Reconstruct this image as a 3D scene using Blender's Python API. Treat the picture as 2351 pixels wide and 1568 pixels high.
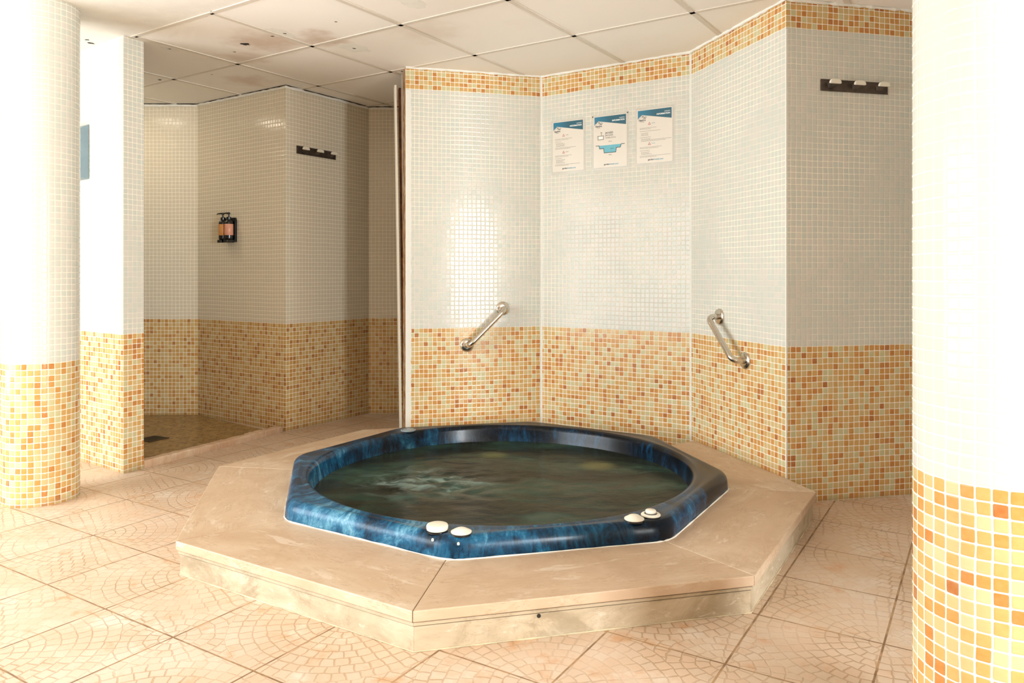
import bpy, bmesh, math, random
from mathutils import Vector, Matrix, noise
random.seed(7)
C = bpy.context.scene
for o in list(bpy.data.objects): bpy.data.objects.remove(o)
COL = C.collection
PI = math.pi
# ------------------------------------------------------------------ camera, light, exposure
F, CX, HY, CAMZ = 1740.0, 1175.5, 628.0, 1.0          # focal length and horizon in pixels of the 2351x1568 frame
H = 2.19                                               # ceiling height
cd = bpy.data.cameras.new('camera'); cam = bpy.data.objects.new('camera', cd); COL.objects.link(cam)
cam.location = (0, 0, CAMZ); cam.rotation_euler = (PI/2, 0, 0)
cd.sensor_fit = 'HORIZONTAL'; cd.sensor_width = 36.0; cd.lens = 36.0*F/2351
cd.shift_x = 0; cd.shift_y = -(784-HY)/2351
cd.clip_start = .05; C.camera = cam
C.view_settings.view_transform = 'Standard'; C.view_settings.look = 'None'
C.view_settings.gamma = 1; C.view_settings.use_curve_mapping = False
C.view_settings.exposure = -0.22
W = bpy.data.worlds.new('world'); C.world = W; W.use_nodes = True
W.node_tree.nodes['Background'].inputs[0].default_value = (.88, .95, 1, 1)
W.node_tree.nodes['Background'].inputs[1].default_value = .8
def area(name, loc, rot, sx, sy, power, color=(1, .97, .93), spread=180):
    l = bpy.data.lights.new(name, 'AREA'); l.shape = 'RECTANGLE'; l.size = sx; l.size_y = sy
    l.energy = power; l.color = color; l.spread = math.radians(spread)
    o = bpy.data.objects.new(name, l); COL.objects.link(o); o.location = loc; o.rotation_euler = rot; return o
area('daylight_right', (4.0, -3.42, 1.1), (PI/2, 0, 0), 1.3, 1.9, 620, (.9, .96, 1))
area('daylight_left', (-4.3, 1.0, 1.1), (PI/2, 0, -PI/2), 3.8, 1.9, 300, (.9, .96, 1))
# ------------------------------------------------------------------ helpers
def at_floor(px, py, z=0.0):
    Y = F*(CAMZ-z)/(py-HY); return Vector(((px-CX)/F*Y, Y, z))
def at_wall(px, py, A, B):
    d = Vector(((px-CX)/F, 1.0)); e = Vector((B[0]-A[0], B[1]-A[1])); n = Vector((-e.y, e.x))
    t = (n.x*A[0]+n.y*A[1])/(n.x*d.x+n.y*d.y)
    return Vector((d.x*t, t, CAMZ+(HY-py)/F*t))
def wall_rot(A, B): return math.atan2(B[1]-A[1], B[0]-A[0])
def mesh(name, V, Fc, mats, parent=None, uv=None, mi=None, smooth=False, bevel=0, bseg=2, autosmooth=None):
    me = bpy.data.meshes.new(name); me.from_pydata([tuple(v) for v in V], [], Fc)
    if not isinstance(mats, (list, tuple)): mats = [mats]
    for m in mats: me.materials.append(m)
    if uv:
        ul = me.uv_layers.new(name='UVMap'); k = 0
        for i, f in enumerate(Fc):
            for j in range(len(f)):
                ul.data[k].uv = uv[i][j]; k += 1
    if mi:
        for p, m in zip(me.polygons, mi): p.material_index = m
    if smooth:
        for p in me.polygons: p.use_smooth = True
    me.validate(); me.update()
    o = bpy.data.objects.new(name, me); COL.objects.link(o)
    if parent: o.parent = parent
    if bevel:
        b = o.modifiers.new('bevel', 'BEVEL'); b.width = bevel; b.segments = bseg; b.limit_method = 'ANGLE'
    return o
class MB:
    def __init__(s): s.V = []; s.F = []; s.M = []
    def box(s, x0, x1, y0, y1, z0, z1, m=0):
        n = len(s.V)
        s.V += [(x, y, z) for z in (z0, z1) for y in (y0, y1) for x in (x0, x1)]
        s.F += [[n+i for i in f] for f in ((0,2,3,1),(4,5,7,6),(0,1,5,4),(2,6,7,3),(0,4,6,2),(1,3,7,5))]; s.M += [m]*6
    def lathe(s, prof, cx=0, cy=0, cz=0, n=32, axis='z', m=0):
        b = len(s.V)
        for r, h in prof:
            for i in range(n):
                a = 2*PI*i/n; c, q = r*math.cos(a), r*math.sin(a)
                s.V.append({'z': (cx+c, cy+q, cz+h), 'y': (cx+c, cy-h, cz+q), 'x': (cx+h, cy+c, cz+q)}[axis])
        k = len(prof)
        for j in range(k-1):
            for i in range(n):
                a, c = b+j*n+i, b+j*n+(i+1) % n
                f = [a, c, c+n, a+n]
                s.F.append(f); s.M.append(m)
        s.F.append([b+i for i in range(n)][::-1]); s.F.append([b+(k-1)*n+i for i in range(n)]); s.M += [m, m]
    def tube(s, pts, r, n=12, m=0, caps=True):
        b = len(s.V); P = [Vector(p) for p in pts]; up = Vector((0, 0, 1))
        pr = None
        for i, p in enumerate(P):
            t = (P[min(i+1, len(P)-1)]-P[max(i-1, 0)]).normalized()
            if pr is None:
                u = t.cross(up if abs(t.z) < .9 else Vector((1, 0, 0))).normalized()
            else: u = (pr-t*pr.dot(t)).normalized()
            pr = u; w = t.cross(u); rr = r[i] if isinstance(r, (list, tuple)) else r
            for k in range(n):
                a = 2*PI*k/n; s.V.append(p+u*math.cos(a)*rr+w*math.sin(a)*rr)
        for j in range(len(P)-1):
            for i in range(n):
                a, c = b+j*n+i, b+j*n+(i+1) % n
                s.F.append([a, c, c+n, a+n]); s.M.append(m)
        if caps:
            s.F.append([b+i for i in range(n)][::-1]); s.F.append([b+(len(P)-1)*n+i for i in range(n)]); s.M += [m, m]
    def prism(s, poly, z0, z1, m=0):
        n = len(s.V); k = len(poly)
        s.V += [(p[0], p[1], z0) for p in poly]+[(p[0], p[1], z1) for p in poly]
        s.F.append([n+i for i in range(k)][::-1]); s.F.append([n+k+i for i in range(k)]); s.M += [m, m]
        for i in range(k):
            j = (i+1) % k; s.F.append([n+i, n+j, n+k+j, n+k+i]); s.M.append(m)
    def plate(s, poly, y0, y1, m=0):                   # outline in x,z pushed through y
        n = len(s.V); k = len(poly)
        s.V += [(p[0], y0, p[1]) for p in poly]+[(p[0], y1, p[1]) for p in poly]
        s.F.append([n+i for i in range(k)]); s.F.append([n+k+i for i in range(k)][::-1]); s.M += [m, m]
        for i in range(k):
            j = (i+1) % k; s.F.append([n+j, n+i, n+k+i, n+k+j]); s.M.append(m)
    def build(s, name, mats, parent=None, **k):
        o = mesh(name, s.V, s.F, mats, parent, mi=s.M, **k)
        bm = bmesh.new(); bm.from_mesh(o.data); bmesh.ops.recalc_face_normals(bm, faces=bm.faces); bm.to_mesh(o.data); bm.free()
        return o
def tag(o, label=None, cat=None, group=None, kind=None):
    if label: o['label'] = label
    if cat: o['category'] = cat
    if group: o['group'] = group
    if kind: o['kind'] = kind
    return o
def struct(o): o['kind'] = 'structure'; return o
def thing(name, loc, rz, label, cat, group=None):
    o = bpy.data.objects.new(name, None); COL.objects.link(o); o.location = loc; o.rotation_euler = (0, 0, rz)
    o.empty_display_size = .05
    return tag(o, label, cat, group)
def copy_tree(o, parent=None):
    c = o.copy(); COL.objects.link(c)
    if parent: c.parent = parent
    for ch in [x for x in bpy.data.objects if x.parent == o]: copy_tree(ch, c)
    return c
def smooth_obj(o, ang=40):
    for p in o.data.polygons: p.use_smooth = True
    try: o.data.set_sharp_from_angle(angle=math.radians(ang))
    except Exception: pass
    return o
# ------------------------------------------------------------------ material tools
class NT:
    def __init__(s, name):
        s.m = bpy.data.materials.new(name); s.m.use_nodes = True; s.t = s.m.node_tree; s.t.nodes.clear()
        s.out = s.t.nodes.new('ShaderNodeOutputMaterial'); s.p = s.t.nodes.new('ShaderNodeBsdfPrincipled')
        s.t.links.new(s.p.outputs[0], s.out.inputs[0])
    def n(s, typ, **k):
        nd = s.t.nodes.new(typ)
        for a, b in k.items(): setattr(nd, a, b)
        return nd
    def put(s, sock, v):
        if v is None: return
        if hasattr(v, 'is_linked') or isinstance(v, bpy.types.NodeSocket): s.t.links.new(v, sock)
        else:
            if isinstance(v, (tuple, list)) and len(v) == 3 and sock.type == 'RGBA': v = (*v, 1)
            sock.default_value = v
    def math(s, op, a, b=None, c=None, clamp=False):
        nd = s.n('ShaderNodeMath', operation=op); nd.use_clamp = clamp
        for i, v in enumerate((a, b, c)): s.put(nd.inputs[i], v)
        return nd.outputs[0]
    def vmath(s, op, a, b=None, sc=None):
        nd = s.n('ShaderNodeVectorMath', operation=op); s.put(nd.inputs[0], a)
        if b is not None: s.put(nd.inputs[1], b)
        if sc is not None: s.put(nd.inputs['Scale'], sc)
        return nd.outputs['Value'] if op in ('LENGTH', 'DISTANCE', 'DOT_PRODUCT') else nd.outputs[0]
    def mix(s, f, a, b, blend='MIX'):
        nd = s.n('ShaderNodeMix', data_type='RGBA', blend_type=blend)
        s.put(nd.inputs[0], f); s.put(nd.inputs[6], a); s.put(nd.inputs[7], b); return nd.outputs[2]
    def mixf(s, f, a, b):
        nd = s.n('ShaderNodeMix', data_type='FLOAT'); s.put(nd.inputs[0], f); s.put(nd.inputs[2], a); s.put(nd.inputs[3], b); return nd.outputs[0]
    def noise(s, vec, scale, detail=3, rough=.5, dist=0, col=False, dim='3D'):
        nd = s.n('ShaderNodeTexNoise', noise_dimensions=dim); s.put(nd.inputs['Vector'], vec)
        nd.inputs['Scale'].default_value = scale; nd.inputs['Detail'].default_value = detail
        nd.inputs['Roughness'].default_value = rough; nd.inputs['Distortion'].default_value = dist
        return nd.outputs[1 if col else 0]
    def ramp(s, f, stops, interp='LINEAR'):
        nd = s.n('ShaderNodeValToRGB'); cr = nd.color_ramp; cr.interpolation = interp
        while len(cr.elements) < len(stops): cr.elements.new(.5)
        for e, (p, c) in zip(cr.elements, stops):
            e.position = p; e.color = (*c, 1) if len(c) == 3 else c
        s.put(nd.inputs[0], f); return nd.outputs[0]
    def step(s, v, lo, hi):
        nd = s.n('ShaderNodeMapRange', interpolation_type='SMOOTHSTEP'); s.put(nd.inputs[0], v)
        nd.inputs[1].default_value = lo; nd.inputs[2].default_value = hi; return nd.outputs[0]
    def xyz(s, v):
        nd = s.n('ShaderNodeSeparateXYZ'); s.put(nd.inputs[0], v); return nd.outputs
    def comb(s, x, y, z=0.0):
        nd = s.n('ShaderNodeCombineXYZ'); s.put(nd.inputs[0], x); s.put(nd.inputs[1], y); s.put(nd.inputs[2], z); return nd.outputs[0]
    def uv(s): return s.n('ShaderNodeUVMap').outputs[0]
    def obj(s): return s.n('ShaderNodeTexCoord').outputs['Object']
    def pos(s): return s.n('ShaderNodeNewGeometry').outputs['Position']
    def bump(s, h, strength=.3, dist=.002, normal=None):
        nd = s.n('ShaderNodeBump'); s.put(nd.inputs['Height'], h); nd.inputs['Strength'].default_value = strength
        nd.inputs['Distance'].default_value = dist
        if normal is not None: s.put(nd.inputs['Normal'], normal)
        return nd.outputs[0]
    def set(s, **k):
        for a, v in k.items(): s.put(s.p.inputs[a.replace('_', ' ')], v)
        return s.m
def lin(h):
    h = h.lstrip('#'); r = []
    for i in (0, 2, 4):
        c = int(h[i:i+2], 16)/255; r.append(c/12.92 if c <= .04045 else ((c+.055)/1.055)**2.4)
    return tuple(r)
def flat(name, col, rough=.5, metal=0, spec=None, bumps=0, var=0, coat=0):
    t = NT(name); o = t.obj()
    c = lin(col) if isinstance(col, str) else col
    if var:
        nz = t.noise(o, 14, 4, .6); cc = t.mix(t.step(nz, .3, .7), tuple(x*(1-var) for x in c), tuple(min(1, x*(1+var)) for x in c))
    else: cc = c
    t.set(Base_Color=cc, Roughness=rough, Metallic=metal)
    if coat: t.set(Coat_Weight=coat, Coat_Roughness=.05)
    if bumps: t.set(Normal=t.bump(t.noise(o, 60, 4, .6), bumps, .001))
    return t.m
PITCH = .0261
def mosaic(name, band, frieze=None, plain=(), seed=0.0, pitch=PITCH, brown=False, smear=.5, dirt=1.0, warm=0.0):
    t = NT(name); uv = t.uv()
    wob = t.vmath('SCALE', t.vmath('SUBTRACT', t.noise(uv, 9, 2, .5, col=True), (.5, .5, .5)), sc=.0065)
    uvw = t.vmath('ADD', uv, wob)
    x, y, _ = t.xyz(uvw); ux, uy, _ = t.xyz(uv)
    sx = t.math('DIVIDE', x, pitch); sy = t.math('DIVIDE', t.math('SUBTRACT', y, band), pitch)
    cx = t.math('FLOOR', sx); cy = t.math('FLOOR', sy)
    fx = t.math('ABSOLUTE', t.math('SUBTRACT', t.math('FRACT', sx), .5)); fy = t.math('ABSOLUTE', t.math('SUBTRACT', t.math('FRACT', sy), .5))
    cell = t.comb(cx, cy, seed)
    wn = t.n('ShaderNodeTexWhiteNoise', noise_dimensions='3D'); t.put(wn.inputs[0], cell); r = wn.outputs[0]
    wn2 = t.n('ShaderNodeTexWhiteNoise', noise_dimensions='3D'); t.put(wn2.inputs[0], t.vmath('ADD', cell, (13.7, 5.1, 2.3))); r2 = wn2.outputs[0]; rc = wn2.outputs[1]
    # rounded square distance of the tile to its joint
    qx = t.math('MAXIMUM', t.math('SUBTRACT', fx, .33), 0.0); qy = t.math('MAXIMUM', t.math('SUBTRACT', fy, .33), 0.0)
    d = t.math('ADD', t.math('SQRT', t.math('ADD', t.math('MULTIPLY', qx, qx), t.math('MULTIPLY', qy, qy))), t.math('MULTIPLY', t.math('SUBTRACT', r2, .5), .02))
    grout = t.step(d, .095, .125)
    pil = t.step(d, .0, .12)
    if brown:
        base = t.ramp(r, [(0, lin('#9c7c48')), (.3, lin('#8a6a38')), (.6, lin('#a98a58')), (.85, lin('#7d5c30'))], 'CONSTANT'); orange = base; white = base
    else:
        orange = t.ramp(r, [(0, lin('#c4bd90')), (.15, lin('#cbb07a')), (.42, lin('#cc9e5a')), (.7, lin('#c68a40')), (.87, lin('#bd762e')), (.965, lin('#ab6020'))], 'CONSTANT')
        orange = t.mix(t.math('MULTIPLY', t.noise(uvw, 70, 2, .5), .45), orange, t.mix(.5, orange, lin('#f0d9a8')))
        white = t.ramp(r, [(0, lin('#d3d0c4')), (.3, lin('#cfcfc3')), (.55, lin('#d6d0c5')), (.8, lin('#cdcfc4'))], 'CONSTANT')
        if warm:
            white = t.mix(warm, white, lin('#dccdb0'))  # warm bounce light and extra brightness put into the white tile colour
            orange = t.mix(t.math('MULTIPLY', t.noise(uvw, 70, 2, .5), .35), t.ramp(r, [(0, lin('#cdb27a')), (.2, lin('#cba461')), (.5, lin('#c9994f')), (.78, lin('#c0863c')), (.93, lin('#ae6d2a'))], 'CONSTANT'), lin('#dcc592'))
    isor = t.math('LESS_THAN', sy, 0.0)
    if frieze is not None: isor = t.math('MAXIMUM', isor, t.math('GREATER_THAN', sy, (frieze-band)/pitch))
    tile = t.mix(isor, white, orange)
    patch = t.noise(uv, 1.3, 3, .55); fade = t.step(t.noise(t.vmath('ADD', uv, (7, 3, 0)), 2.2, 3, .6), .35, .6)
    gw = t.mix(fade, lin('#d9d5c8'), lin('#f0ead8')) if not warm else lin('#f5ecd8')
    gcol = t.mix(isor, gw, lin('#f2e8d6')) if not brown else lin('#b79a6a')
    col = t.mix(grout, tile, gcol)
    rough = t.mixf(grout, .13, .75)
    for (u0, w, top, bot) in plain:                     # plain rendered strips in the inner corners
        mk = t.math('LESS_THAN', t.math('ABSOLUTE', t.math('SUBTRACT', ux, u0)), t.math('ADD', w/2, t.math('MULTIPLY', t.math('SUBTRACT', t.noise(uv, 25, 3), .5), w*.5)))
        mk = t.math('MULTIPLY', mk, t.math('LESS_THAN', uy, top)); mk = t.math('MULTIPLY', mk, t.math('GREATER_THAN', uy, bot))
        col = t.mix(mk, col, lin('#e6e4da')); rough = t.mixf(mk, rough, .6); grout = t.math('MAXIMUM', grout, mk)
    # chips of filler
    chip = t.math('MULTIPLY', t.step(t.noise(uv, 34, 4, .7), .735, .76), isor)
    col = t.mix(chip, col, lin('#efe9df')); rough = t.mixf(chip, rough, .7)
    # soiling just above the floor
    dl = t.math('MULTIPLY', t.step(t.math('ADD', uy, t.math('MULTIPLY', t.noise(uv, 12, 4, .6), .06)), .07, .025), .45*dirt)
    col = t.mix(dl, col, lin('#a98f66'))
    tilt = t.math('ADD', t.math('MULTIPLY', t.math('SUBTRACT', t.xyz(rc)[0], .5), t.math('SUBTRACT', t.math('FRACT', sx), .5)),
                  t.math('MULTIPLY', t.math('SUBTRACT', t.xyz(rc)[1], .5), t.math('SUBTRACT', t.math('FRACT', sy), .5)))
    hgt = t.math('ADD', t.math('SUBTRACT', 1.0, t.math('MULTIPLY', pil, .5)), t.math('MULTIPLY', tilt, .38))
    hgt = t.math('SUBTRACT', hgt, t.math('MULTIPLY', grout, .45))
    hgt = t.math('ADD', hgt, t.math('MULTIPLY', t.noise(uv, 130, 2), .12))
    t.set(Base_Color=col, Roughness=rough, Normal=t.bump(hgt, .35, .0022), Specular_IOR_Level=.21)
    return t.m
def marble(name, c0, c1, c2, vein, rough=.35, stretch=(1.2, 9, 5), useuv=True, grime=None):
    t = NT(name); v = t.uv() if useuv else t.obj(); o = t.obj()
    sv = t.vmath('MULTIPLY', v, stretch)
    n1 = t.noise(sv, 1.4, 6, .6, 1.2); n2 = t.noise(o, 9, 5, .65); n3 = t.noise(sv, 3.5, 8, .7, 2.5)
    col = t.ramp(n1, [(.25, lin(c0)), (.5, lin(c1)), (.75, lin(c2))])
    vm = t.math('ABSOLUTE', t.math('SUBTRACT', n3, .5)); vm = t.math('MULTIPLY', t.step(vm, .022, .0), t.step(n2, .42, .6))
    col = t.mix(t.math('MULTIPLY', vm, .5), col, lin(vein))
    col = t.mix(t.math('MULTIPLY', t.step(n2, .55, .75), .35), col, lin('#f0e2cc'))
    col = t.mix(t.math('MULTIPLY', t.step(t.noise(o, 120, 3, .7), .68, .75), .35), col, lin('#8a5f38'))
    n5 = t.noise(o, 3.5, 6, .7, .8); col = t.mix(t.math('MULTIPLY', t.step(n5, .47, .62), .6), col, lin(c0 if not grime else grime))
    n6 = t.noise(t.vmath('ADD', sv, (4, 9, 2)), 4.5, 6, .7, .6); col = t.mix(t.math('MULTIPLY', t.step(n6, .57, .66), .36), col, lin('#efe3d0'))
    t.set(Base_Color=col, Roughness=t.mixf(n2, rough, rough+.25), Normal=t.bump(t.noise(o, 220, 4, .6), .12, .001))
    return t.m
FR_Z = 2.06; BAND = .682
M = {}
M['steel'] = None
def steel():
    t = NT('polished_steel'); o = t.obj()
    t.set(Base_Color=lin('#cfc8bd'), Metallic=1.0, Roughness=t.mixf(t.noise(o, 30, 3), .12, .24)); return t.m
M['steel'] = steel()
M['plaster'] = flat('white_plaster', '#eee9df', .8, var=.03, bumps=.2)
M['filler'] = flat('white_filler', '#efece2', .8, var=.04, bumps=.4)
M['grout'] = flat('floor_grout', '#cfbf9f', .9, var=.2)
M['black'] = flat('black_plastic', '#0b0b0c', .22, coat=.4)
M['white'] = flat('cream_plastic', '#efe8d6', .35, bumps=.05)
M['darkgap'] = flat('dark_gap', '#2a221a', .9)
M['paint'] = flat('painted_wall', '#a59c90', .7, var=.03)
# ------------------------------------------------------------------ plan of the room (metres)
def P(x, Y): return ((x-CX)/F*Y, Y)
A930 = P(931, 4.36); B1243 = P(1243, 4.57); C1586 = P(1586, 4.06); D1805 = P(1805, 3.28); E2093 = P(2093, 3.42)
k = (1.89-E2093[0])/(E2093[0]-D1805[0]); ER = (1.89, E2093[1]+k*(E2093[1]-D1805[1]))
R453 = P(454, 5.31); R655 = P(656, 4.78); R846 = P(847, 5.40)
PN = P(283, 3.785); PF = P(330, 3.893)
def offset_line(pts, d):
    out = []
    for i, p in enumerate(pts):
        p = Vector(p); ns = []
        for a, b in ((i-1, i), (i, i+1)):
            if a >= 0 and b < len(pts):
                e = (Vector(pts[b])-Vector(pts[a])).normalized(); ns.append(Vector((-e.y, e.x)))
        n = sum(ns, Vector((0, 0))).normalized(); out.append(p+n*d/max(.3, n.dot(ns[0])))
    return out
def wall(name, pts, thick, mats, z0=0, z1=H, ends=(0, 0), udat=0.0):
    """pts run left to right as seen from the room; the body lies behind them"""
    bk = offset_line(pts, thick); V = []; Fc = []; UV = []; MI = []; u = udat; n = len(pts)
    for p, q in zip(pts, bk): V += [(p[0], p[1], z0), (p[0], p[1], z1), (q[0], q[1], z0), (q[0], q[1], z1)]
    for i in range(n-1):
        L = (Vector(pts[i+1])-Vector(pts[i])).length; a = 4*i; b = a+4
        Fc += [[a, b, b+1, a+1], [a+2, a+3, b+3, b+2], [a+1, b+1, b+3, a+3], [a, a+2, b+2, b]]
        UV += [[(u, z0), (u+L, z0), (u+L, z1), (u, z1)], [(u, z0), (u, z1), (u+L, z1), (u+L, z0)], [(0, z1)]*4, [(0, z0)]*4]; MI += [0, len(mats)-1 if len(mats) > 1 else 0, 0, 0]
        u += L
    Fc += [[0, 1, 3, 2], [4*n-4, 4*n-2, 4*n-1, 4*n-3]]
    UV += [[(-.0, z0), (-.0, z1), (-thick, z1), (-thick, z0)], [(u, z0), (u+thick, z0), (u+thick, z1), (u, z1)]]; MI += list(ends)
    return struct(mesh(name, V, Fc, mats, uv=UV, mi=MI))
def seglen(a, b): return (Vector(a)-Vector(b)).length
uB = seglen(A930, B1243); uC = uB+seglen(B1243, C1586); uD = uC+seglen(C1586, D1805)
# rough broken end of the tub wall
t = NT('broken_plaster_edge'); o = t.pos()
n1 = t.noise(t.vmath('MULTIPLY', o, (60, 60, 16)), 1, 5, .7); n2 = t.noise(t.vmath('MULTIPLY', o, (90, 90, 9)), 1, 4, .7)
c = t.ramp(n1, [(.3, lin('#2d1c10')), (.42, lin('#7b4a20')), (.52, lin('#b5854a')), (.62, lin('#cfc3ae')), (.8, lin('#8b5a30'))])
M['broken'] = t.set(Base_Color=c, Roughness=.9, Normal=t.bump(n2, 1.0, .012))
mw_back = mosaic('mosaic_tub_walls', BAND, BAND+53*PITCH, plain=[(.016, .034, FR_Z, 0), (uB, .014, 3, 0), (uC, .016, 3, 0), (uD, .012, FR_Z, 0)], seed=1)
wall_back = wall('wall_back', [A930, B1243, C1586, D1805, ER], .13, [mw_back, M['paint'], M['broken'], M['paint']], ends=(2, 1))
for p in wall_back.data.polygons:
    if p.material_index == 3: p.material_index = 1
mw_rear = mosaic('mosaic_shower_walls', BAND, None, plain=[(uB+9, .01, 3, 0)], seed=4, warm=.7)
RL = (-4.6, 5.30)
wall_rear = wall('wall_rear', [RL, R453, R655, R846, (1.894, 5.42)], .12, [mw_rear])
dirp = (Vector(PN)-Vector((PN[0]-.397, PN[1]+.29))).normalized()
LFT = Vector(PN)-dirp*3.0
mw_part = mosaic('mosaic_partition', .695, None, seed=8)
def partition():
    nrm = Vector((PF[0]-PN[0], PF[1]-PN[1])); th = nrm.length; L = 3.0
    a = Vector(PN); b = Vector(PF); c = b-dirp*L; d = a-dirp*L
    V = [(*a, 0), (*b, 0), (*c, 0), (*d, 0), (*a, H), (*b, H), (*c, H), (*d, H)]
    Fc = [[0, 1, 5, 4], [3, 0, 4, 7], [1, 2, 6, 5], [2, 3, 7, 6], [4, 5, 6, 7], [3, 2, 1, 0]]
    UV = [[(0, 0), (th, 0), (th, H), (0, H)], [(-L, 0), (0, 0), (0, H), (-L, H)], [(0, 0), (L, 0), (L, H), (0, H)], [(0, 0), (th, 0), (th, H), (0, H)], [(0, 0)]*4, [(0, 0)]*4]
    return struct(mesh('wall_left', V, Fc, mw_part, uv=UV))
partition()
# plain room shell behind and beside the camera, with glazed openings
def shell(name, boxes):
    b = MB()
    for q in boxes: b.box(*q)
    return struct(b.build(name, M['paint']))
shell('wall_front', [(-4.6, 4.8, -3.62, -3.5, 2.08, H), (-4.6, 3.3, -3.62, -3.5, 0, 2.08)])
shell('wall_far_left', [(-4.6, -4.48, -3.5, 5.3, 2.08, H), (-4.6, -4.48, 2.95, 5.3, 0, 2.08), (-4.6, -4.48, -3.5, -1.15, 0, 2.08)])
shell('wall_right', [(4.8, 4.92, -3.62, .82, 0, H), (1.9, 4.8, .7, .82, 0, H), (1.895, 2.02, .82, 5.54, 0, H)])
M['alu'] = flat('white_window_frame', '#e8e8e6', .4)
t = NT('window_glass'); t.set(Base_Color=(1, 1, 1), Roughness=0.0, Transmission_Weight=1.0, IOR=1.02); M['glass'] = t.m
def window(n, x0, x1, y, lx=False, k=3):
    b = MB(); g = MB()
    def bx(o, a0, a1, c0, c1, z0, z1):
        if lx: o.box(c0, c1, a0, a1, z0, z1)
        else: o.box(a0, a1, c0, c1, z0, z1)
    bx(b, x0, x1, y-.03, y+.03, 0, .06); bx(b, x0, x1, y-.03, y+.03, 2.02, 2.08)
    for i in range(k+1):
        a = x0+(x1-x0)*i/k; a0 = min(max(a-.03, x0), x1-.06); bx(b, a0, a0+.06, y-.029, y+.029, .06, 2.02)
    return struct(b.build('window_%d' % n, M['alu']))
window(1, 3.3, 4.8, -3.56, k=2); window(2, -1.15, 2.95, -4.54, True, 4)
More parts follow.
